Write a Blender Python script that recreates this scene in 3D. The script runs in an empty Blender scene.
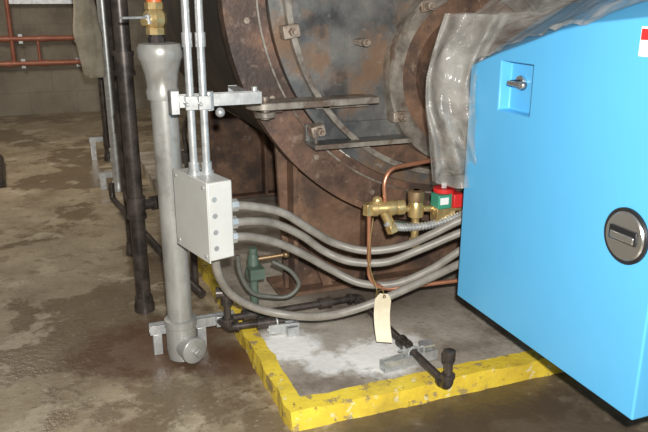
import bpy, bmesh, math, random
from mathutils import Vector, Matrix, noise
random.seed(4)
scene = bpy.context.scene
scene.view_settings.view_transform = 'Standard'

# ------------------------------------------------------------------ materials
def mat(name, c1, c2=None, c3=None, scale=6, rough=.6, metal=0., bump=0., bscale=None, r2=None, lo=.35, hi=.65, stretch=(1,1,1), grime=None):
    m = bpy.data.materials.new(name); m.use_nodes = True
    nt = m.node_tree; N = nt.nodes; L = nt.links
    b = N['Principled BSDF']
    b.inputs['Roughness'].default_value = rough; b.inputs['Metallic'].default_value = metal
    b.inputs['Base Color'].default_value = (*c1, 1)
    tc = N.new('ShaderNodeTexCoord'); mp = N.new('ShaderNodeMapping'); mp.inputs['Scale'].default_value = stretch
    L.new(tc.outputs['Object'], mp.inputs['Vector'])
    if c2:
        n = N.new('ShaderNodeTexNoise'); n.inputs['Scale'].default_value = scale
        n.inputs['Detail'].default_value = 8; n.inputs['Roughness'].default_value = .65
        L.new(mp.outputs[0], n.inputs['Vector'])
        r = N.new('ShaderNodeValToRGB')
        r.color_ramp.elements[0].position = lo; r.color_ramp.elements[0].color = (*c1, 1)
        r.color_ramp.elements[1].position = hi; r.color_ramp.elements[1].color = (*c2, 1)
        if c3:
            e = r.color_ramp.elements.new((lo+hi)/2); e.color = (*c3, 1)
        L.new(n.outputs['Fac'], r.inputs[0]); L.new(r.outputs[0], b.inputs['Base Color'])
        if r2 is not None:
            mr = N.new('ShaderNodeMapRange'); mr.inputs['From Min'].default_value = lo; mr.inputs['From Max'].default_value = hi
            mr.inputs['To Min'].default_value = rough; mr.inputs['To Max'].default_value = r2
            L.new(n.outputs['Fac'], mr.inputs['Value']); L.new(mr.outputs[0], b.inputs['Roughness'])
    if bump:
        n2 = N.new('ShaderNodeTexNoise'); n2.inputs['Scale'].default_value = bscale or scale*4; n2.inputs['Detail'].default_value = 6
        L.new(mp.outputs[0], n2.inputs['Vector'])
        bp = N.new('ShaderNodeBump'); bp.inputs['Strength'].default_value = bump; bp.inputs['Distance'].default_value = .01
        L.new(n2.outputs['Fac'], bp.inputs['Height']); L.new(bp.outputs[0], b.inputs['Normal'])
    if grime:
        for (gc, gs, a, bb_, st, rr) in grime: add_layer(m, gc, gs, a, bb_, st, rr)
    return m

def add_layer(m, color, scale, a, b_, st, rough=None, seed=0):
    """noise-thresholded stain / rust layer"""
    nt = m.node_tree; N = nt.nodes; L = nt.links; b = N['Principled BSDF']
    tc = N.new('ShaderNodeTexCoord'); mp = N.new('ShaderNodeMapping'); mp.inputs['Location'].default_value = (scale*1.7, 3.1+scale, 7.7)
    L.new(tc.outputs['Object'], mp.inputs[0])
    n = N.new('ShaderNodeTexNoise'); n.inputs['Scale'].default_value = scale; n.inputs['Detail'].default_value = 9; n.inputs['Roughness'].default_value = .62
    L.new(mp.outputs[0], n.inputs['Vector'])
    mr = N.new('ShaderNodeMapRange'); mr.inputs['From Min'].default_value = a; mr.inputs['From Max'].default_value = b_; mr.inputs['To Max'].default_value = st
    L.new(n.outputs['Fac'], mr.inputs['Value'])
    mx = N.new('ShaderNodeMix'); mx.data_type = 'RGBA'
    src = b.inputs['Base Color'].links[0].from_socket
    L.new(mr.outputs[0], mx.inputs['Factor']); L.new(src, mx.inputs['A']); mx.inputs['B'].default_value = (*color, 1)
    L.new(mx.outputs['Result'], b.inputs['Base Color'])
    if rough is not None:
        m2 = N.new('ShaderNodeMix'); m2.data_type = 'FLOAT'
        if b.inputs['Roughness'].links: L.new(b.inputs['Roughness'].links[0].from_socket, m2.inputs['A'])
        else: m2.inputs['A'].default_value = b.inputs['Roughness'].default_value
        m2.inputs['B'].default_value = rough
        L.new(mr.outputs[0], m2.inputs['Factor']); L.new(m2.outputs['Result'], b.inputs['Roughness'])

def add_spots(m, spots, color, nscale=9):
    """mix irregular stains/powder around real places (x,y,z,radius)"""
    nt = m.node_tree; N = nt.nodes; L = nt.links; b = N['Principled BSDF']
    tc = N.new('ShaderNodeTexCoord'); n = N.new('ShaderNodeTexNoise'); n.inputs['Scale'].default_value = nscale; n.inputs['Detail'].default_value = 8
    n.inputs['Roughness'].default_value = .7
    L.new(tc.outputs['Object'], n.inputs['Vector'])
    for (x, y, z, rad, st) in spots:
        d = N.new('ShaderNodeVectorMath'); d.operation = 'DISTANCE'; d.inputs[1].default_value = (x, y, z)
        L.new(tc.outputs['Object'], d.inputs[0])
        mr = N.new('ShaderNodeMapRange'); mr.inputs['From Min'].default_value = 0; mr.inputs['From Max'].default_value = rad
        mr.inputs['To Min'].default_value = 1.0; mr.inputs['To Max'].default_value = 0.0
        L.new(d.outputs['Value'], mr.inputs['Value'])
        ml = N.new('ShaderNodeMath'); ml.operation = 'MULTIPLY'; L.new(mr.outputs[0], ml.inputs[0]); L.new(n.outputs['Fac'], ml.inputs[1])
        m2 = N.new('ShaderNodeMapRange'); m2.inputs['From Min'].default_value = .14; m2.inputs['From Max'].default_value = .30
        m2.inputs['To Max'].default_value = st
        L.new(ml.outputs[0], m2.inputs['Value'])
        mx = N.new('ShaderNodeMix'); mx.data_type = 'RGBA'
        src = b.inputs['Base Color'].links[0].from_socket
        L.new(m2.outputs[0], mx.inputs['Factor']); L.new(src, mx.inputs['A']); mx.inputs['B'].default_value = (*color, 1)
        L.new(mx.outputs['Result'], b.inputs['Base Color'])

M = {}
M['floor'] = mat('floor_concrete', (.25,.19,.12), (.44,.36,.25), (.34,.275,.185), scale=3.0, rough=.5, r2=.7, lo=.32, hi=.68, bump=.3, bscale=35,
   grime=[((.15,.105,.062),1.15,.505,.535,.72,.16),((.52,.45,.33),3.1,.57,.62,.6,.7),((.19,.13,.075),7,.55,.62,.55,.3),((.10,.072,.045),48,.58,.68,.6,None),((.62,.56,.44),38,.62,.70,.5,None)])
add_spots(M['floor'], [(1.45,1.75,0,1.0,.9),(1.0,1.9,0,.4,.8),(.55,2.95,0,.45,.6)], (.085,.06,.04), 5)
add_spots(M['floor'], [(.22,3.0,0,.5,.8),(.45,3.1,0,.4,.7),(.62,2.75,0,.3,.9)], (.11,.055,.03), 7)
M['pad'] = mat('pad_concrete', (.25,.205,.16), (.48,.43,.36), (.38,.33,.27), scale=5, rough=.8, bump=.3, bscale=40, grime=[((.15,.115,.085),3.2,.52,.60,.55,None),((.12,.09,.06),50,.56,.7,.5,None)])
add_spots(M['pad'], [(1.0,2.62,.08,.42,.35)], (.62,.58,.52), 9)
add_spots(M['pad'], [(.85,2.66,.08,.25,1),(1.17,2.42,.08,.28,.95),(.95,2.45,.08,.16,.8),(1.32,2.5,.08,.2,.7)], (.92,.91,.88), 18)
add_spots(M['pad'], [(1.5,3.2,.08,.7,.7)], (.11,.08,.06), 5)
M['yellow'] = mat('worn_yellow_paint', (.76,.53,.06), (.92,.70,.07), (.86,.63,.06), scale=7, rough=.45, bump=.3, bscale=40,
   grime=[((.34,.25,.13),14,.56,.61,.9,.8),((.90,.85,.60),22,.61,.66,.7,.8),((.45,.32,.06),4,.52,.66,.5,None),((.18,.12,.06),30,.62,.68,.8,None)])
M['rust'] = mat('rusty_steel', (.075,.045,.032), (.22,.12,.075), (.14,.082,.058), scale=7, rough=.55, metal=.15, bump=.3, bscale=50,
   grime=[((.035,.028,.025),3,.50,.60,.7,None),((.30,.22,.17),18,.58,.68,.5,None)])
M['rust2'] = mat('rust_brown_plate', (.09,.05,.033), (.25,.145,.09), (.16,.09,.055), scale=4, rough=.7, bump=.3, bscale=40,
   grime=[((.04,.03,.027),3.5,.50,.60,.7,None),((.36,.26,.18),16,.60,.70,.5,None)])
M['bluesteel'] = mat('mill_scale_steel', (.085,.09,.092), (.24,.235,.215), (.155,.155,.15), scale=4, rough=.40, metal=.35, bump=.2, bscale=30,
   grime=[((.22,.125,.065),3.3,.50,.60,.75,.7),((.035,.03,.03),5,.57,.68,.6,None),((.34,.32,.29),20,.60,.70,.5,None)])
M['darksteel'] = mat('dark_boiler_shell', (.02,.017,.015), (.075,.058,.045), (.042,.034,.03), scale=3, rough=.6, bump=.2)
M['edge'] = mat('worn_steel_edge', (.17,.14,.115), (.44,.40,.34), scale=12, rough=.40, metal=.4, grime=[((.13,.07,.04),7,.52,.6,.7,None)])
M['lug'] = mat('lug_steel', (.20,.14,.10), (.42,.36,.30), scale=20, rough=.5, metal=.3)
M['galv'] = mat('galvanized_steel', (.42,.43,.43), (.62,.63,.62), scale=25, rough=.38, metal=.55)
M['pipe'] = mat('painted_cast_pipe', (.30,.295,.275), (.47,.465,.44), (.40,.395,.37), scale=10, rough=.36, metal=.3, stretch=(1,1,.4), grime=[((.18,.15,.12),6,.56,.68,.5,None)])
M['black'] = mat('black_iron', (.03,.025,.022), (.10,.08,.07), scale=14, rough=.36, metal=.3)
M['hose'] = mat('grey_liquidtight_jacket', (.21,.19,.165), (.31,.29,.255), scale=15, rough=.42)
M['hosedark'] = mat('dark_rubber_tube', (.09,.095,.08), (.16,.16,.14), scale=15, rough=.45)
M['boxgrey'] = mat('grey_enclosure_paint', (.50,.50,.47), (.58,.58,.55), scale=4, rough=.4)
M['copper'] = mat('copper', (.70,.33,.20), (.48,.21,.12), scale=9, rough=.32, metal=.7)
M['redpipe'] = mat('painted_red_copper', (.40,.13,.08), (.52,.22,.14), scale=5, rough=.4, metal=.2)
M['brass'] = mat('brass', (.46,.32,.13), (.76,.58,.28), scale=20, rough=.33, metal=.7)
M['bronze'] = mat('aged_bronze', (.20,.13,.07), (.36,.25,.14), scale=18, rough=.45, metal=.6)
M['blue'] = mat('sky_blue_enamel', (.10,.43,.76), (.11,.46,.79), scale=1.5, rough=.33)
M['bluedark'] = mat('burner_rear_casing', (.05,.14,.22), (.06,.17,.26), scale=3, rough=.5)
M['blackplastic'] = mat('black_plastic', (.015,.015,.016), rough=.35)
M['chrome'] = mat('chrome', (.62,.62,.60), rough=.25, metal=.9)
M['tag'] = mat('manila_card', (.84,.77,.60), (.72,.64,.46), scale=14, rough=.7)
M['wire'] = mat('tie_wire', (.5,.35,.12), rough=.4, metal=.7)
M['red'] = mat('red_label', (.65,.03,.03), rough=.4)
M['orange'] = mat('orange_handle', (.65,.16,.04), rough=.4)
M['green'] = mat('green_label', (.05,.30,.20), rough=.45)
M['white'] = mat('white_label', (.85,.85,.85), rough=.5)
M['insul'] = mat('white_insulation', (.55,.52,.47), (.88,.87,.84), scale=40, rough=.9, bump=.5)
M['rag'] = mat('canvas_rag', (.34,.30,.22), (.50,.45,.35), scale=9, rough=.9, bump=.3)
M['gate'] = mat('green_valve_paint', (.07,.11,.085), (.12,.17,.13), scale=12, rough=.5)
def wall_mat():
    m = mat('painted_block_wall', (.26,.225,.17), (.38,.335,.26), (.32,.28,.215), scale=1.6, rough=.75, grime=[((.16,.135,.10),2.2,.5,.65,.5,None)])
    nt = m.node_tree; N = nt.nodes; L = nt.links; b = N['Principled BSDF']
    tc = N.new('ShaderNodeTexCoord'); sx = N.new('ShaderNodeSeparateXYZ'); cb = N.new('ShaderNodeCombineXYZ')
    L.new(tc.outputs['Object'], sx.inputs[0]); L.new(sx.outputs['X'], cb.inputs['X']); L.new(sx.outputs['Z'], cb.inputs['Y'])
    br = N.new('ShaderNodeTexBrick'); L.new(cb.outputs[0], br.inputs['Vector'])
    br.inputs['Scale'].default_value = 1; br.inputs['Brick Width'].default_value = .6; br.inputs['Row Height'].default_value = .3
    br.inputs['Mortar Size'].default_value = .008; br.inputs['Color1'].default_value = (1,1,1,1); br.inputs['Color2'].default_value = (.96,.96,.96,1)
    br.inputs['Mortar'].default_value = (.86,.86,.86,1)
    mx = N.new('ShaderNodeMix'); mx.data_type = 'RGBA'; mx.blend_type = 'MULTIPLY'; mx.inputs['Factor'].default_value = 1
    src = b.inputs['Base Color'].links[0].from_socket
    L.new(src, mx.inputs['A']); L.new(br.outputs['Color'], mx.inputs['B']); L.new(mx.outputs['Result'], b.inputs['Base Color'])
    return m
M['wall'] = wall_mat()
def plastic_mat():
    m = bpy.data.materials.new('clear_poly_sheet'); m.use_nodes = True; nt = m.node_tree; N = nt.nodes; L = nt.links
    b = N['Principled BSDF']; out = N['Material Output']
    b.inputs['Base Color'].default_value = (.50,.48,.44,1); b.inputs['Roughness'].default_value = .18
    tr = N.new('ShaderNodeBsdfTransparent'); tr.inputs[0].default_value = (.95,.95,.94,1)
    n = N.new('ShaderNodeTexNoise'); n.inputs['Scale'].default_value = 7; n.inputs['Detail'].default_value = 6; n.inputs['Distortion'].default_value = 1.2
    tc = N.new('ShaderNodeTexCoord'); L.new(tc.outputs['Object'], n.inputs['Vector'])
    mr = N.new('ShaderNodeMapRange'); mr.inputs['From Min'].default_value = .35; mr.inputs['From Max'].default_value = .68
    mr.inputs['To Min'].default_value = .18; mr.inputs['To Max'].default_value = .58
    L.new(n.outputs['Fac'], mr.inputs['Value'])
    bp = N.new('ShaderNodeBump'); bp.inputs['Strength'].default_value = .8; bp.inputs['Distance'].default_value = .02
    L.new(n.outputs['Fac'], bp.inputs['Height']); L.new(bp.outputs[0], b.inputs['Normal'])
    mx = N.new('ShaderNodeMixShader'); L.new(mr.outputs[0], mx.inputs[0]); L.new(tr.outputs[0], mx.inputs[1]); L.new(b.outputs[0], mx.inputs[2])
    L.new(mx.outputs[0], out.inputs['Surface'])
    return m
M['plastic'] = plastic_mat()

# ------------------------------------------------------------------ geometry helpers
def root(name):
    e = bpy.data.objects.new(name, None); scene.collection.objects.link(e); e.empty_display_size = .1; return e
def fin(bm, name, m, parent=None, bevel=0, flat=False, ang=35):
    bmesh.ops.recalc_face_normals(bm, faces=bm.faces)
    me = bpy.data.meshes.new(name); bm.to_mesh(me); bm.free()
    me.materials.append(M[m])
    if not flat:
        me.polygons.foreach_set('use_smooth', [True]*len(me.polygons)); me.set_sharp_from_angle(angle=math.radians(ang))
    o = bpy.data.objects.new(name, me); scene.collection.objects.link(o)
    if parent: o.parent = parent
    if bevel:
        md = o.modifiers.new('bevel', 'BEVEL'); md.width = bevel; md.segments = 2; md.limit_method = 'ANGLE'
    return o
def B(): return bmesh.new()
def box(bm, c, d, rz=0, rx=0, ry=0):
    mt = Matrix.Translation(c) @ Matrix.Rotation(rz,4,'Z') @ Matrix.Rotation(ry,4,'Y') @ Matrix.Rotation(rx,4,'X') @ Matrix.Diagonal((*d,1))
    bmesh.ops.create_cube(bm, size=1, matrix=mt)
def frame(d):
    d = d.normalized(); up = Vector((0,0,1)) if abs(d.z) < .9 else Vector((0,1,0))
    a = d.cross(up).normalized(); b = d.cross(a).normalized(); return a, b
def lathe(bm, p0, d, prof, seg=24):
    p0 = Vector(p0); d = Vector(d).normalized(); a, b = frame(d); rings = []
    for s, r in prof:
        c = p0 + d*s
        rings.append([bm.verts.new(c + (a*math.cos(2*math.pi*k/seg) + b*math.sin(2*math.pi*k/seg))*max(r,1e-4)) for k in range(seg)])
    for i in range(len(rings)-1):
        for k in range(seg):
            bm.faces.new((rings[i][k], rings[i][(k+1)%seg], rings[i+1][(k+1)%seg], rings[i+1][k]))
    bm.faces.new(rings[0]); bm.faces.new(rings[-1])
def cyl(bm, p0, p1, r, seg=24):
    p0 = Vector(p0); p1 = Vector(p1); lathe(bm, p0, p1-p0, [(0,r),((p1-p0).length,r)], seg)
def hexn(bm, p0, p1, r): cyl(bm, p0, p1, r, 6)
def ball(bm, c, r, s=(1,1,1)):
    bmesh.ops.create_uvsphere(bm, u_segments=20, v_segments=12, radius=r, matrix=Matrix.Translation(c) @ Matrix.Diagonal((*s,1)))
def catmull(pts, n=10):
    P = [Vector(p) for p in pts]; P = [P[0]*2-P[1]] + P + [P[-1]*2-P[-2]]; out = []
    for i in range(1, len(P)-2):
        for k in range(n):
            t = k/n
            out.append(.5*((2*P[i]) + (P[i+1]-P[i-1])*t + (2*P[i-1]-5*P[i]+4*P[i+1]-P[i+2])*t*t + (3*P[i]-P[i-1]-3*P[i+1]+P[i+2])*t**3))
    out.append(P[-2]); return out
def fillet(pts, r, n=7):
    P = [Vector(p) for p in pts]; out = [P[0]]
    for i in range(1, len(P)-1):
        a = (P[i-1]-P[i]); b = (P[i+1]-P[i]); rr = min(r, a.length*.49, b.length*.49)
        p = P[i]+a.normalized()*rr; q = P[i]+b.normalized()*rr
        for k in range(n+1):
            t = k/n; out.append(p*(1-t)**2 + P[i]*2*t*(1-t) + q*t*t)
    out.append(P[-1]); return out
def sweep(bm, pts, r, seg=14):
    pts = [Vector(p) for p in pts]; n = len(pts); rings = []
    t0 = (pts[1]-pts[0]).normalized(); a, _ = frame(t0)
    for i, p in enumerate(pts):
        t = (pts[min(i+1,n-1)]-pts[max(i-1,0)]).normalized()
        a = (a - t*a.dot(t)).normalized(); b = t.cross(a); rr = r(i) if callable(r) else r
        rings.append([bm.verts.new(p + (a*math.cos(2*math.pi*k/seg)+b*math.sin(2*math.pi*k/seg))*rr) for k in range(seg)])
    for i in range(n-1):
        for k in range(seg):
            bm.faces.new((rings[i][k], rings[i][(k+1)%seg], rings[i+1][(k+1)%seg], rings[i+1][k]))
    bm.faces.new(rings[0]); bm.faces.new(rings[-1])
def annulus(bm, cx, cz, r0, r1, y0, y1, seg=128):
    R = []
    for (r, y) in ((r0,y0),(r1,y0),(r1,y1),(r0,y1)):
        R.append([bm.verts.new((cx+r*math.cos(2*math.pi*k/seg), y, cz+r*math.sin(2*math.pi*k/seg))) for k in range(seg)])
    for i in range(4):
        for k in range(seg):
            bm.faces.new((R[i][k], R[i][(k+1)%seg], R[(i+1)%4][(k+1)%seg], R[(i+1)%4][k]))
def prism_y(bm, poly, y0, y1):
    a = [bm.verts.new((x,y0,z)) for x,z in poly]; b = [bm.verts.new((x,y1,z)) for x,z in poly]; n = len(poly)
    bm.faces.new(a); bm.faces.new(b)
    for i in range(n): bm.faces.new((a[i],a[(i+1)%n],b[(i+1)%n],b[i]))
def strut(bm, p0, p1, w=.041):
    """slotted C-channel"""
    p0 = Vector(p0); p1 = Vector(p1); L = (p1-p0).length; d = (p1-p0).normalized()
    rz = math.atan2(d.y, d.x); c = (p0+p1)/2; t = .004
    n = Vector((-d.y, d.x, 0))
    box(bm, c + Vector((0,0,-w/2)), (L,w,t), rz)
    box(bm, c + n*(w/2), (L,t,w), rz); box(bm, c - n*(w/2), (L,t,w), rz)
    box(bm, c + n*(w/2-.005)+Vector((0,0,w/2)), (L,.012,t), rz); box(bm, c - n*(w/2-.005)+Vector((0,0,w/2)), (L,.012,t), rz)

# ------------------------------------------------------------------ room
bm = B(); box(bm, (1.5,4,-.05), (14,17,.1)); fin(bm, 'floor', 'floor', flat=True)
bm = B(); box(bm, (1.5,10.5,1.9), (14,.2,3.8)); fin(bm, 'wall_back', 'wall', flat=True)

# concrete pad
pad = root('equipment_pad')
bm = B(); box(bm, (2.1,4.6,.037), (2.796,4.836,.078)); fin(bm, 'pad_slab', 'pad', pad, flat=True)
def rough_strip(name, x0, x1, y0, y1, z0, z1, n):
    bm = B()
    box(bm, ((x0+x1)/2,(y0+y1)/2,(z0+z1)/2), (x1-x0,y1-y0,z1-z0))
    bmesh.ops.subdivide_edges(bm, edges=[e for e in bm.edges if e.calc_length() > .5], cuts=110, use_grid_fill=True)
    for v in bm.verts:
        k = noise.noise_vector(v.co*8)*.012 + noise.noise_vector(v.co*30)*.006
        v.co += Vector((k.x, k.y, 0))
    return fin(bm, name, 'yellow', pad)
rough_strip('edge_paint_left', .692, .760, 2.150, 4.0, 0, .083, 90)
rough_strip('edge_paint_front', .692, 3.5, 2.140, 2.230, 0, .0835, 90)

# ------------------------------------------------------------------ boiler
bo = root('fire_tube_boiler'); CX, CZ = 1.82, 1.60
bm = B(); cyl(bm, (CX,3.03,CZ), (CX,5.7,CZ), 1.06, 96); fin(bm, 'shell', 'darksteel', bo)
bm = B(); annulus(bm, CX, CZ, .95, 1.135, 2.965, 3.03); annulus(bm, CX, CZ, 1.105, 1.137, 2.955, 3.04); fin(bm, 'front_flange', 'rust', bo)
bm = B(); annulus(bm, CX, CZ, .985, .993, 2.955, 2.97); annulus(bm, CX, CZ, .860, .885, 2.89, 2.97); fin(bm, 'weld_edges', 'edge', bo)
bm = B(); cyl(bm, (CX,2.985,CZ), (CX,3.04,CZ), .96, 96); fin(bm, 'front_plate', 'rust2', bo)
bm = B(); annulus(bm, CX, CZ, .865, .945, 2.935, 2.99); fin(bm, 'door_ring', 'bluesteel', bo)
r = .862; a0 = math.asin((.93-CZ)/r)
poly = [(CX+r*math.cos(a0+(math.pi-2*a0)*k/90), CZ+r*math.sin(a0+(math.pi-2*a0)*k/90)) for k in range(91)]
bm = B(); prism_y(bm, poly, 2.955, 2.99); fin(bm, 'door_panel', 'bluesteel', bo)
bm = B(); box(bm, (1.28,2.945,.960), (.48,.014,.085)); box(bm, (1.28,2.885,.92), (.48,.13,.016)); box(bm, (1.065,2.91,.95), (.014,.08,.075)); fin(bm, 'door_support_angle', 'bluesteel', bo, bevel=.002)
bm = B(); box(bm, (1.28,2.818,.92), (.48,.005,.020)); fin(bm,'angle_lip','edge',bo)
bm = B(); annulus(bm, 1.86,1.2,.36,.43,2.90,2.96); annulus(bm,1.86,1.2,.425,.438,2.88,2.96); fin(bm, 'burner_flange', 'edge', bo)
bm = B(); cyl(bm, (1.86,2.925,1.2), (1.86,2.96,1.2), .37, 64); fin(bm, 'burner_plate', 'rust2', bo)
bm = B(); bb = B()
for (x,z,sz) in ((.96,1.41,.075),(1.08,.98,.065),(1.48,1.02,.065),(1.60,1.51,.065),(1.29,1.36,.035)):
    box(bm, (x,2.915,z), (sz,.08,sz*.75), ry=random.uniform(-.3,.3))
    hexn(bb, (x,2.84,z), (x,2.88,z), .018); cyl(bb, (x,2.82,z),(x,2.9,z),.010,12)
for k in range(10):
    a = math.radians(180+8+k*19); x = CX+1.045*math.cos(a); z = CZ+1.045*math.sin(a)
    hexn(bb, (x,2.945,z),(x,2.97,z),.014)
fin(bm, 'door_lugs', 'lug', bo, bevel=.005); fin(bb, 'bolts', 'lug', bo)
bm = B()
for k in range(34):
    ball(bm, (1.550+random.uniform(-.05,.05), 2.945, 1.315+random.uniform(-.04,.04)), random.uniform(.010,.022), (1,.5,1))
for k in range(14):
    ball(bm, (1.235+random.uniform(-.035,.035), 2.98, .845+random.uniform(-.014,.014)), .013, (1.2,.5,.8))
fin(bm, 'insulation_lumps', 'insul', bo)
# door hinge bar
bm = B()
def flatbar(bm, x0, x1, y, w, z, t):
    P = []
    for k in range(13):
        a = math.pi/2 + math.pi*k/12; P.append((x0+w/2*math.cos(a), y+w/2*math.sin(a)))
    P += [(x1, y-w/2*.6),(x1, y+w/2*.6)]
    a = [bm.verts.new((x,yy,z-t/2)) for x,yy in P]; b = [bm.verts.new((x,yy,z+t/2)) for x,yy in P]; n = len(P)
    bm.faces.new(a); bm.faces.new(b)
    for i in range(n): bm.faces.new((a[i],a[(i+1)%n],b[(i+1)%n],b[i]))
flatbar(bm, .82, 1.34, 2.85, .15, 1.115, .030)
box(bm, (1.20,2.93,1.10), (.26,.08,.05))
cyl(bm, (.83,2.86,1.05),(.83,2.86,1.15),.02); cyl(bm,(.83,2.86,1.06),(.83,2.86,1.085),.045)
fin(bm, 'door_hinge_bar', 'edge', bo, bevel=.004)
bm = B(); box(bm, (.86,2.93,1.085), (.12,.08,.03)); fin(bm, 'hinge_bracket', 'rust', bo, bevel=.004)
# saddles
for (nm, y) in (('saddle_front',3.22),('saddle_rear',5.1)):
    arc = [(CX+1.065*math.cos(math.radians(t)), CZ+1.065*math.sin(math.radians(t))) for t in range(322,217,-4)]
    P = [(1.02,.095),(2.62,.095)] + arc
    bm = B(); prism_y(bm, P, y, y+.03)
    box(bm, (1.82,y+.05,.09), (1.7,.26,.02))
    for x in (1.05, 1.45, 2.2, 2.58):
        zt = CZ - math.sqrt(max(0,1.06**2-(x-CX)**2))
        box(bm, (x,y-.02,(zt+.1)/2), (.022,.16,zt-.1))
    fin(bm, nm, 'rust2', bo, bevel=.002)
bm = B(); box(bm, (1.16,3.19,.33),(.05,.02,.55), ry=-.35); fin(bm,'saddle_brace','rust2',bo)

# ------------------------------------------------------------------ blue burner housing
bh = root('burner_housing')
X0, X1 = 1.432, 2.28
prof = [(2.236,.40),(1.294,.40),(1.294,1.505),(1.43,1.50),(1.641,1.478),(1.78,1.45),(1.905,1.412),(2.07,1.365),(2.236,1.308)]
def mk_housing():
    bm = B(); cols = []
    for X, dz in ((X0,0),(X0+.28,.16),(X1-.28,.16),(X1,0)):
        cols.append([bm.verts.new((X, y, z+(dz if z > 1 else 0))) for y,z in prof])
    n = len(prof)
    for i in range(3):
        for k in range(n):
            bm.faces.new((cols[i][k], cols[i][(k+1)%n], cols[i+1][(k+1)%n], cols[i+1][k]))
    bm.faces.new(cols[0]); bm.faces.new(cols[3]); return bm
hb = fin(mk_housing(), 'cabinet', 'blue', bh, flat=True)
bm = B(); box(bm, (X0,1.962,1.26), (.09,.17,.165)); cut = fin(bm, 'cutter', 'blue')
md = hb.modifiers.new('b','BOOLEAN'); md.object = cut; md.operation = 'DIFFERENCE'; md.solver = 'EXACT'
bpy.context.view_layer.update()
ev = hb.evaluated_get(bpy.context.evaluated_depsgraph_get()); nm = bpy.data.meshes.new_from_object(ev)
hb.modifiers.clear(); hb.data = nm; bpy.data.objects.remove(cut)
md = hb.modifiers.new('bevel','BEVEL'); md.width = .006; md.segments = 3; md.limit_method = 'ANGLE'; md.angle_limit = math.radians(40)
bm = B(); cyl(bm, (X0+.045,1.985,1.275),(X0-.004,1.985,1.275),.010); fin(bm,'lever_pivot','blackplastic',bh,bevel=.002)
bm = B(); box(bm, (X0-.005,1.955,1.275),(.012,.080,.016)); ball(bm, (X0-.006,1.912,1.275), .013); cyl(bm,(X0+.044,1.985,1.275),(X0+.03,1.985,1.275),.024); fin(bm,'lever_handle','chrome',bh,bevel=.003)
yc, zc = 1.404, .921
bm = B(); lathe(bm, (X0+.004,yc,zc), (-1,0,0), [(0,.080),(.010,.080),(.013,.076),(.011,.071),(.004,.070)], 40); fin(bm,'latch_bezel','blackplastic',bh)
bm = B(); lathe(bm, (X0+.002,yc,zc), (-1,0,0), [(0,.070),(.010,.070),(.014,.066),(.014,.02)], 40); fin(bm,'latch_dish','chrome',bh)
bm = B(); box(bm, (X0-.015,yc,zc+.004),(.006,.10,.040)); fin(bm,'latch_slot_shadow','blackplastic',bh,bevel=.003)  # black bar modelled as the shadow slot above the grip
bm = B(); box(bm, (X0-.016,yc,zc-.002),(.010,.088,.022)); fin(bm,'latch_grip','chrome',bh,bevel=.004)
bm = B(); box(bm, (X0-.001,1.40,1.44),(.003,.09,.075)); fin(bm,'label_plate','white',bh,flat=True)
bm = B(); box(bm, (X0-.003,1.40,1.458),(.002,.084,.028)); fin(bm,'label_band','red',bh,flat=True)
bm = B(); box(bm, (1.93,2.36,.78),(.62,.27,.72)); fin(bm,'rear_casing','bluedark',bh,bevel=.01)
bm = B(); cyl(bm, (1.86,2.2,1.2),(1.86,2.93,1.2),.28,48); fin(bm,'blast_tube','rust2',bh)

# plastic sheet
pl = root('plastic_sheet')
def edgez(y):
    P = sorted(prof[2:], key=lambda q:q[0])
    if y <= P[0][0]: return P[0][1]
    if y >= P[-1][0]: return P[-1][1]
    for i in range(len(P)-1):
        if P[i][0] <= y <= P[i+1][0]:
            t = (y-P[i][0])/(P[i+1][0]-P[i][0]); return P[i][1]*(1-t)+P[i+1][1]*t
bm = B(); NX, NY = 60, 70; G = []
for j in range(NY):
    y = 1.34 + (2.38-1.34)*j/(NY-1); row = []
    flap = .004 + .02*abs(noise.noise(Vector((y*6,3,0)))) + .03*abs(noise.noise(Vector((y*19,1,0))))
    inset = max(0,1.62-y)*.5
    for i in range(NX):
        u = i/(NX-1)
        if u < .12 and inset <= 0:
            k = (.12-u)/.12; x = X0-.010-.010*k; z = edgez(y)-flap*k
        else:
            x = X0-.010 + inset + max(0,u-.12)/.88*(.75-inset) + (min(u,.12)*.01)
            z = edgez(y)+min(max(x-X0,0)*.16/.28,.16)
        b = max(0, min(1,(y-2.02)/.2)); z = z + b*.12*min(1,u*4)
        w = noise.noise(Vector((x*9,y*9,z*4)))*.014 + noise.noise(Vector((x*30,y*22,2)))*.006
        row.append(bm.verts.new((x, y, z+.016+w)))
    G.append(row)
for j in range(NY-1):
    for i in range(NX-1): bm.faces.new((G[j][i],G[j][i+1],G[j+1][i+1],G[j+1][i]))
fin(bm,'top_cover','plastic',pl,ang=180)
path = catmull([(1.425,2.17,0),(1.36,2.20,0),(1.31,2.28,0),(1.33,2.37,0),(1.44,2.43,0),(1.62,2.44,0),(1.9,2.46,0)], 12)
bm = B(); G = []; NZ = 60
for j in range(NZ):
    t = j/(NZ-1); z = 1.49-.63*t; row = []
    for i, p in enumerate(path):
        s = i/(len(path)-1)
        f = .018*math.sin(s*38+2.5*t+2*noise.noise(Vector((s*4,t*3,0)))) + .02*noise.noise(Vector((s*9,t*8,5)))
        sh = .075*max(0,t-.55)/.45 + .12*(max(0,.38-t)/.38)**1.3 - .01*math.sin(t*5)
        row.append(bm.verts.new((p.x+sh*(1-s)+f*.6, p.y+f, z + .05*noise.noise(Vector((s*5,0,1)))*t)))
    G.append(row)
for j in range(NZ-1):
    for i in range(len(path)-1): bm.faces.new((G[j][i],G[j][i+1],G[j+1][i+1],G[j+1][i]))
fin(bm,'hanging_drape','plastic',pl,ang=180)

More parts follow.
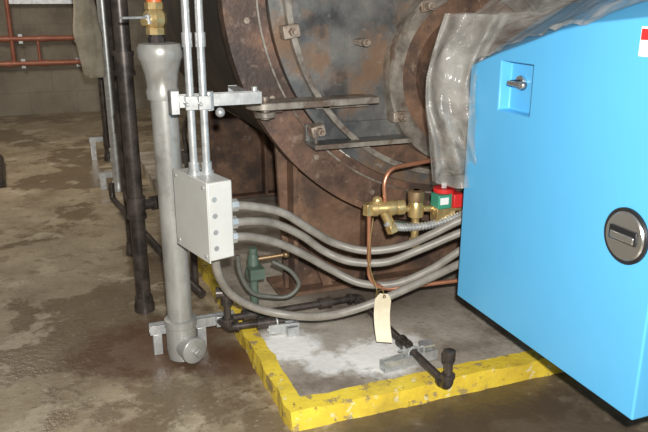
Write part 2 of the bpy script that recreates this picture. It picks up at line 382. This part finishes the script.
# ------------------------------------------------------------------ electrical box
rz = math.radians(15)
jb = root('electrical_junction_box'); near = Vector((.472,2.385,0)); dl = Vector((-math.sin(rz),math.cos(rz),0)); dw = Vector((math.cos(rz),math.sin(rz),0))
BL, BW, z0, z1 = .27, .10, .622, .918
cb = near + dl*BL/2 + dw*BW/2 + Vector((0,0,(z0+z1)/2))
bm = B(); box(bm, cb, (BW,BL,z1-z0), rz); fin(bm,'enclosure','boxgrey',jb,bevel=.006)
bm = B(); box(bm, cb-dw*(BW/2+.003), (.006,BL+.010,z1-z0+.010), rz); fin(bm,'cover','boxgrey',jb,bevel=.002)
bm = B()
for a in (-.115,.115):
    for h in (-.13,.13):
        c = cb-dw*(BW/2+.006)+dl*a+Vector((0,0,h)); cyl(bm,c,c-dw*.004,.007,12)
for k in range(4):
    c = near+dw*.025+dl*-.001+Vector((0,0,.67+.062*k)); cyl(bm,c,c-dl*.002,.010,16)
fin(bm,'screws_and_knockouts','galv',jb)
ct = [near+dl*.16+dw*.030, near+dl*.14+dw*.072]
cond = root('electrical_conduit')
for k, c in enumerate(ct):
    bm = B(); cyl(bm, (c.x,c.y,z1),(c.x,c.y,2.6),.0145,18); lathe(bm,(c.x,c.y,z1),(0,0,1),[(0,.026),(.012,.026),(.012,.02),(.045,.02),(.045,.0145)],18)
    lathe(bm,(c.x,c.y,1.38),(0,0,1),[(0,.0145),(0,.019),(.05,.019),(.05,.0145)],18)
    fin(bm,'conduit_%d'%(k+1),'galv',cond)
st = root('strut_channel')
bm = B(); strut(bm, (.40,2.595,1.185),(.735,2.595,1.185)); box(bm,(.715,2.78,1.185),(.038,.36,.006)); box(bm,(.715,2.953,1.165),(.038,.006,.05)); fin(bm,'channel','galv',st,flat=True)
bm = B()
for c in ct: box(bm,(c.x,c.y-.02,1.185),(.045,.02,.05)); cyl(bm,(c.x-.02,c.y-.06,1.185),(c.x-.02,c.y,1.185),.006,10)
box(bm,(.405,2.575,1.185),(.03,.06,.085)); cyl(bm,(.53,2.56,1.15),(.53,2.56,1.22),.018,14); ball(bm,(.57,2.56,1.14),.018); cyl(bm,(.715,2.6,1.17),(.715,2.6,1.225),.012,6)
fin(bm,'clamps','galv',st,bevel=.002)

# flexible conduits
hoses = [
 [(.599,2.58,.77),(.70,2.60,.75),(.83,2.63,.70),(.96,2.65,.604),(1.08,2.68,.52),(1.20,2.62,.49),(1.34,2.56,.51),(1.45,2.50,.57),(1.57,2.45,.64),(1.66,2.42,.66)],
 [(.594,2.58,.700),(.69,2.60,.69),(.80,2.66,.65),(.92,2.67,.58),(1.04,2.70,.48),(1.14,2.64,.44),(1.28,2.58,.44),(1.41,2.52,.50),(1.58,2.46,.58),(1.66,2.44,.60)],
 [(.590,2.58,.640),(.68,2.60,.625),(.80,2.65,.57),(.93,2.68,.49),(1.07,2.70,.39),(1.19,2.64,.33),(1.33,2.58,.33),(1.47,2.52,.40),(1.59,2.46,.50),(1.66,2.44,.53)],
 [(.520,2.55,.62),(.535,2.57,.50),(.60,2.64,.37),(.71,2.66,.28),(.85,2.62,.24),(.97,2.52,.26),(1.12,2.45,.31),(1.32,2.42,.38),(1.57,2.43,.45),(1.66,2.43,.48)]]
for i, h in enumerate(hoses):
    hr = root('flexible_conduit')
    if i < 3: h = [(h[0][0]-.07, h[0][1]-.02, h[0][2]+.005)] + h[0:]
    bm = B(); sweep(bm, catmull(h,26), lambda q: .0178 if q%2 else .0170, 16); fin(bm,'jacket','hose',hr,ang=60)
    bm = B(); p0 = Vector(h[0]); d = (Vector(h[1])-p0).normalized()
    off = .05 if i < 3 else 0
    lathe(bm, p0+d*(off-.03), d, [(0,.022),(.03,.026),(.03,.031),(.045,.031),(.045,.025),(.060,.027),(.078,.027),(.080,.018)], 8)
    fin(bm,'connector','galv',hr)
hr = root('rubber_tube')
bm = B(); sweep(bm, catmull([(.70,2.92,.43),(.71,2.92,.34),(.76,2.92,.24),(.84,2.92,.205),(.93,2.90,.20),(.985,2.90,.25),(.95,2.91,.32),(.87,2.94,.37)],10), .011, 12); fin(bm,'tube','hosedark',hr)
gv = root('gate_valve')
bm = B(); cyl(bm,(.80,3.02,.085),(.80,3.02,.42),.02); lathe(bm,(.80,3.02,.26),(0,0,1),[(0,.03),(.02,.04),(.05,.04),(.07,.028),(.11,.028),(.13,.02)],16); box(bm,(.80,2.98,.31),(.07,.07,.05)); box(bm,(.80,3.0,.088),(.1,.1,.012)); fin(bm,'valve_body','gate',gv)
bm = B(); cyl(bm,(.80,3.02,.36),(.95,2.98,.38),.011); ball(bm,(.95,2.98,.38),.018); cyl(bm,(.95,2.98,.38),(.97,2.97,.43),.014,6); fin(bm,'nipple','bronze',gv)

# ------------------------------------------------------------------ black iron gas line
gp = root('gas_pipe')
bm = B(); r=.0165
path = fillet([(.62,2.82,.30),(.62,2.82,.13),(.88,2.80,.13)],.03)
sweep(bm, path, r); 
sweep(bm, fillet([(.60,2.91,.13),(1.29,2.91,.13),(1.29,2.04,.13),(1.29,2.04,.27)],.04), .0165)
cyl(bm,(.62,2.82,.13),(.60,2.91,.13),r)
fin(bm,'pipe_run','black',gp)
bm = B()
def coup(p, d, l=.05, rr=.026):
    p = Vector(p); d = Vector(d).normalized(); lathe(bm, p-d*l/2, d, [(0,rr*.85),(.0,rr*1.08),(.012,rr*1.08),(.012,rr),(l-.012,rr),(l-.012,rr*1.08),(l,rr*1.08),(l,rr*.85)],20)
def elbow(p, d1, d2, l=.045, rr=.0225):
    p = Vector(p); d1 = Vector(d1).normalized(); d2 = Vector(d2).normalized()
    sweep(bm, fillet([p+d1*l, p, p+d2*l], l*.8, 8), rr, 18)
    for d in (d1,d2): lathe(bm, p+d*(l-.012), d, [(0,rr),(0,rr*1.22),(.014,rr*1.22),(.014,rr*.8)], 20)
coup((.62,2.82,.27),(0,0,1)); elbow((.62,2.82,.13),(0,0,1),(1,-.05,0)); coup((.78,2.807,.13),(1,-.07,0),.06)
elbow((1.29,2.91,.13),(-1,0,0),(0,-1,0)); elbow((1.29,2.04,.13),(0,1,0),(0,0,1)); coup((1.12,2.91,.13),(1,0,0),.06); coup((.74,2.91,.13),(1,0,0),.06); coup((1.29,2.40,.13),(0,1,0),.06)
lathe(bm,(1.29,2.04,.235),(0,0,1),[(0,.017),(0,.024),(.040,.024),(.042,.020)],20)
elbow((.62,2.82,.30),(0,0,-1),(-1,.2,0))
fin(bm,'fittings','black',gp)
sp = root('strut_pipe_support')
bm = B(); strut(bm,(1.14,2.30,.103),(1.40,2.33,.103)); fin(bm,'base_channel','galv',sp,flat=True)
bm = B(); annulus_pts = [Vector((1.29+.024*math.cos(a), 2.315, .13+.024*math.sin(a))) for a in [math.pi*2*k/20 for k in range(21)]]
sweep(bm, annulus_pts, .006, 8); box(bm,(1.25,2.315,.13),(.006,.035,.06)); box(bm,(1.33,2.315,.13),(.006,.035,.06)); cyl(bm,(1.22,2.315,.15),(1.36,2.315,.15),.005,8); box(bm,(1.36,2.33,.15),(.05,.05,.012))
fin(bm,'pipe_clamp','galv',sp)
sp = root('strut_pipe_support')
bm = B(); strut(bm,(.80,2.80,.103),(.94,2.78,.103)); box(bm,(.90,2.77,.10),(.05,.08,.04)); fin(bm,'base_channel','galv',sp,flat=True)
bm = B(); sweep(bm,[Vector((.84, 2.80+.024*math.cos(a), .13+.024*math.sin(a))) for a in [math.pi*2*k/20 for k in range(21)]],.005,8); fin(bm,'pipe_clamp','galv',sp)

# ------------------------------------------------------------------ brass fuel train / copper
vt = root('brass_valve_assembly')
bm = B()
cyl(bm,(1.20,2.60,.685),(1.62,2.53,.665),.014)
lathe(bm,(1.21,2.60,.685),(1,-.16,0),[(0,.018),(0,.032),(.03,.034),(.03,.027),(.06,.030),(.09,.036),(.12,.030),(.12,.034),(.15,.034),(.15,.018)],20)
cyl(bm,(1.26,2.59,.69),(1.30,2.57,.60),.022,16); hexn(bm,(1.295,2.572,.61),(1.305,2.566,.58),.028)
hexn(bm,(1.20,2.60,.66),(1.20,2.60,.71),.025)
cyl(bm,(1.41,2.565,.50),(1.41,2.565,.76),.017); hexn(bm,(1.41,2.565,.50),(1.41,2.565,.54),.028); hexn(bm,(1.41,2.565,.58),(1.41,2.565,.61),.028)
lathe(bm,(1.41,2.565,.64),(0,0,1),[(0,.02),(0,.034),(.03,.036),(.06,.034),(.08,.024)],20)
hexn(bm,(1.48,2.553,.672),(1.51,2.548,.671),.03); ball(bm,(1.24,2.595,.72),.022)
box(bm,(1.53,2.54,.65),(.09,.06,.07)); cyl(bm,(1.53,2.54,.57),(1.53,2.54,.66),.018); hexn(bm,(1.53,2.54,.57),(1.53,2.54,.61),.028)
fin(bm,'brass_fittings','brass',vt,bevel=.002)
bm = B(); lathe(bm,(1.41,2.565,.71),(0,0,1),[(0,.02),(0,.036),(.02,.038),(.045,.036),(.05,.02)],20); fin(bm,'regulator_cap','bronze',vt)
bm = B(); box(bm,(1.36,2.575,.61),(.09,.035,.012),ry=.2); fin(bm,'handle','gate',vt,bevel=.003)
sv = root('solenoid_valve')
bm = B(); cyl(bm,(1.53,2.54,.685),(1.53,2.54,.745),.046,24); box(bm,(1.505,2.52,.715),(.06,.07,.06)); fin(bm,'coil_housing','green',sv,bevel=.004)
bm = B(); cyl(bm,(1.53,2.54,.745),(1.53,2.54,.765),.047,24); box(bm,(1.57,2.52,.715),(.05,.085,.06)); fin(bm,'coil_cap','red',sv,bevel=.004)
bm = B(); box(bm,(1.502,2.484,.72),(.04,.002,.03)); cyl(bm,(1.53,2.54,.765),(1.53,2.54,.785),.012,6); fin(bm,'nameplate','white',sv)
ctb = root('copper_tube')
bm = B(); sweep(bm, fillet([(1.205,2.60,.66),(1.21,2.60,.36),(1.28,2.59,.305),(1.64,2.50,.335)],.05), .0100, 12)
sweep(bm, fillet([(1.275,2.59,.71),(1.265,2.59,.80),(1.30,2.60,.855),(1.56,2.60,.88),(1.66,2.58,.86)],.05), .0100, 12)
fin(bm,'tubing','copper',ctb)
br = root('braided_hose')
P = catmull([(1.27,2.575,.625),(1.34,2.56,.60),(1.46,2.53,.605),(1.58,2.50,.64),(1.68,2.48,.68)],28)
bm = B(); sweep(bm, P, lambda i: .0185 if i%3 else .0145, 14); fin(bm,'braid','galv',br,ang=10)
cb2 = root('sensor_wire')
bm = B(); sweep(bm, catmull([(1.20,2.55,.66),(1.16,2.50,.5),(1.18,2.46,.38),(1.17,2.43,.36)],10), .002, 6); fin(bm,'wire','wire',cb2)
# tag
tg = root('inspection_tag')
bm = B(); G=[]
for j in range(14):
    t=j/13; w=.034 if t>.12 else .034*(.5+t*4.2)
    G.append([bm.verts.new((1.18+.010*t+(-w+2*w*i/5)*.97, 2.385+.025*math.sin(t*3)+(-w+2*w*i/5)*-.25, .385-.225*t-.14*(-w+2*w*i/5))) for i in range(6)])
for j in range(13):
    for i in range(5): bm.faces.new((G[j][i],G[j][i+1],G[j+1][i+1],G[j+1][i]))
fin(bm,'card','tag',tg,ang=180)
bm = B(); sweep(bm,[Vector((1.181+.006*math.cos(a),2.384,.372+.006*math.sin(a))) for a in [math.pi*2*k/12 for k in range(13)]],.002,6); fin(bm,'eyelet','bronze',tg)
bm = B(); sweep(bm, catmull([(1.18,2.383,.372),(1.175,2.39,.40),(1.17,2.43,.375),(1.172,2.45,.345),(1.168,2.455,.31)],6), .0018, 6); fin(bm,'tie','wire',tg)

# ------------------------------------------------------------------ left-hand pipework
dp = root('drain_standpipe'); px, py = .417, 2.855
bm = B(); cyl(bm,(px,py,.16),(px-.008,py,1.20),.054,32)
lathe(bm,(px-.010,py,1.16),(0,0,1),[(0,.055),(0,.062),(.03,.066),(.05,.060),(.10,.066),(.15,.080),(.165,.088),(.20,.088),(.215,.080),(.22,.05)],36)
lathe(bm,(px,py,.012),(0,0,1),[(0,.05),(.0,.062),(.04,.066),(.13,.066),(.15,.064),(.155,.070),(.185,.070),(.19,.050)],32)
cyl(bm,(px,py,.075),(px+.035,py-.085,.075),.054,28)
fin(bm,'pipe_and_tee','pipe',dp)
bm = B(); d=Vector((.38,-.92,0)).normalized(); p=Vector((px,py,.075))+d*.085; lathe(bm,p,d,[(0,.055),(0,.060),(.02,.060),(.025,.045),(.028,.024)],28); box(bm,p+d*.036,(.032,.032,.032),math.atan2(d.y,d.x),rx=.6); fin(bm,'cleanout_plug','pipe',dp,bevel=.003)
bm = B(); cyl(bm,(px-.02,py,1.36),(px-.02,py,2.6),.022); lathe(bm,(px-.02,py,1.37),(0,0,1),[(0,.028),(.0,.034),(.03,.034),(.03,.028),(.05,.028)],8); fin(bm,'stem_pipe','black',dp)
bm = B(); lathe(bm,(px-.02,py,1.41),(0,0,1),[(0,.03),(.0,.038),(.025,.038),(.025,.032),(.045,.045),(.075,.045),(.095,.032),(.095,.038),(.12,.038),(.12,.03)],8); cyl(bm,(px-.02,py,1.46),(px-.07,py-.04,1.46),.016,12); fin(bm,'brass_ball_valve','brass',dp)
bm = B(); box(bm,(px-.10,py-.06,1.475),(.12,.025,.008),rz=.5); cyl(bm,(px-.05,py-.035,1.452),(px-.055,py-.04,1.485),.012,10); fin(bm,'valve_lever','galv',dp)
bm = B(); cyl(bm,(px-.02,py,1.528),(px-.02,py,1.55),.03,16); fin(bm,'thread_collar','orange',dp)
sp = root('strut_pipe_support')
bm = B(); strut(bm,(.29,2.945,.12),(.68,2.945,.12)); fin(bm,'base_channel','galv',sp,flat=True)
bm = B(); box(bm,(.32,2.945,.05),(.04,.05,.10)); box(bm,(.52,2.945,.05),(.04,.05,.10)); box(bm,(.60,2.91,.125),(.03,.03,.05)); fin(bm,'legs','galv',sp,bevel=.002)

def standpipe(name, x, y, z0, z1, r, m, coups=(), foot=True):
    rt = root(name); bm = B(); cyl(bm,(x,y,z0),(x,y,z1),r,24)
    for c in coups:
        lathe(bm,(x,y,c),(0,0,1),[(0,r),(0,r*1.28),(.02,r*1.28),(.02,r*1.18),(.09,r*1.18),(.09,r*1.28),(.11,r*1.28),(.11,r)],24)
    if foot: lathe(bm,(x,y,0.001),(0,0,1),[(0,r*1.4),(.03,r*1.4),(.05,r*1.25),(.08,r*1.2),(.08,r)],24)
    fin(bm,'pipe',m,rt); return rt
b1 = standpipe('black_iron_pipe', .322,3.43,0.0,2.6,.037,'black',(.50,1.2))
bm = B(); cyl(bm,(.322,3.43,.56),(.50,3.50,.56),.026); lathe(bm,(.40,3.46,.56),(.93,.36,0),[(0,.026),(0,.036),(.05,.036),(.05,.026)],16); fin(bm,'branch','black',b1)
g1 = standpipe('galvanized_pipe', .425,5.9,0,2.6,.040,'galv',(.25,))
g2 = standpipe('galvanized_pipe', .54,4.0,.0,2.6,.028,'galv',(1.0,.2))
b2 = standpipe('black_iron_pipe', .36,4.3,0,2.6,.03,'black',(.8,))
b3 = standpipe('black_iron_pipe', .44,7.1,0,2.6,.03,'black',(.15,))
lp = root('condensate_pipe')
bm = B(); sweep(bm, fillet([(.33,5.3,.22),(.33,5.3,.10),(.55,3.6,.10),(.60,3.3,.10)],.05),.022); sweep(bm, fillet([(.62,3.6,.75),(.60,3.58,.9),(.63,3.45,1.02),(.66,3.4,1.15)],.05),.013)
cyl(bm,(.62,3.6,.0),(.62,3.6,.75),.02); lathe(bm,(.62,3.6,.72),(0,0,1),[(0,.02),(0,.034),(.06,.034),(.06,.02)],16)
cyl(bm,(.50,3.8,.64),(.66,3.55,.64),.024); lathe(bm,(.62,3.6,.60),(0,0,1),[(0,.03),(.08,.03)],16)
fin(bm,'pipe_run','black',lp)
sp = root('strut_pipe_support')
bm = B(); strut(bm,(.28,6.0,.12),(.62,6.0,.12)); box(bm,(.31,6.0,.05),(.05,.05,.1)); box(bm,(.56,6.0,.05),(.05,.05,.1)); fin(bm,'base_channel','galv',sp,flat=True)
sp = root('strut_pipe_support')
bm = B(); strut(bm,(.28,7.2,.20),(.66,7.2,.20)); box(bm,(.31,7.2,.09),(.05,.05,.18)); box(bm,(.60,7.2,.09),(.05,.05,.18)); fin(bm,'base_channel','galv',sp,flat=True)
rd = root('loose_pipe')
bm = B(); cyl(bm,(-.56,7.3,.05),(-.51,6.35,.05),.045); lathe(bm,(-.565,7.25,.05),(-.05,1,0),[(0,.045),(0,.05),(.08,.05),(.08,.04)],20); fin(bm,'pipe','black',rd)
cl = root('copper_water_line')
bm = B()
for z in (1.02,.70):
    cyl(bm,(-1.8,10.3,z),(.9,10.3,z),.036,16)
    for x in (-.55,-.1,.35): lathe(bm,(x,10.3,z),(1,0,0),[(0,.036),(0,.044),(.09,.044),(.09,.036)],16)
cyl(bm,(-.44,10.3,.70),(-.44,10.3,2.6),.03,16); cyl(bm,(-.12,10.3,.70),(-.12,10.3,1.02),.02,16)
fin(bm,'pipes','redpipe',cl)
bm = B()
for x in (-.33,.36): box(bm,(x,10.34,1.02),(.05,.12,.12)); box(bm,(x,10.34,.70),(.05,.12,.12))
box(bm,(-.02,10.34,1.49),(.8,.10,.06)); fin(bm,'wall_clips','galv',cl)
rg = root('hanging_rag')
bm = B(); G=[]
for j in range(30):
    t=j/29; z=1.85-.90*t; w=.045+.04*min(1,t*1.5)-.02*max(0,t-.85)/.15
    ring=[]
    for i in range(20):
        a=2*math.pi*i/20; rr=1+.18*math.sin(a*4+3*t)+.25*noise.noise(Vector((math.cos(a)*1.5,math.sin(a)*1.5,t*4)))
        ring.append(bm.verts.new((.275+.035*t+w*rr*math.cos(a), 5.80+.045*rr*math.sin(a), z)))
    G.append(ring)
for j in range(29):
    for i in range(20): bm.faces.new((G[j][i],G[j][(i+1)%20],G[j+1][(i+1)%20],G[j+1][i]))
bm.faces.new(G[0]); bm.faces.new(G[-1]); fin(bm,'cloth','rag',rg,ang=180)
bm = B(); sweep(bm, catmull([(.28,5.80,1.82),(.29,5.81,1.95),(.36,5.83,1.98),(.415,5.86,1.95)],6),.005,8); fin(bm,'hook','wire',rg)

# ------------------------------------------------------------------ light
def area(name, loc, target, size, e, col=(1,1,1)):
    l = bpy.data.lights.new(name,'AREA'); l.size=size; l.energy=e; l.color=col
    o = bpy.data.objects.new(name,l); scene.collection.objects.link(o); o.location=loc
    o.rotation_euler=(Vector(target)-Vector(loc)).to_track_quat('-Z','Y').to_euler(); return o
area('camera_flash',(.03,-.04,1.67),(1.1,3.0,.5),.04,118,(1,.98,.94))
area('ceiling_lamp',(-1.0,6.5,3.3),(-.2,7.0,0),1.2,62,(1,.90,.76))
w = bpy.data.worlds.new('world'); scene.world=w; w.use_nodes=True
w.node_tree.nodes['Background'].inputs[0].default_value=(.95,.93,.9,1); w.node_tree.nodes['Background'].inputs[1].default_value=.15

cam = bpy.data.cameras.new('camera'); co = bpy.data.objects.new('camera',cam); scene.collection.objects.link(co)
cam.sensor_width=36; cam.lens=700/648*36; cam.clip_start=.02
co.location=(0,0,1.55); co.rotation_euler=(math.radians(90-17.4),0,math.radians(-21)); scene.camera=co
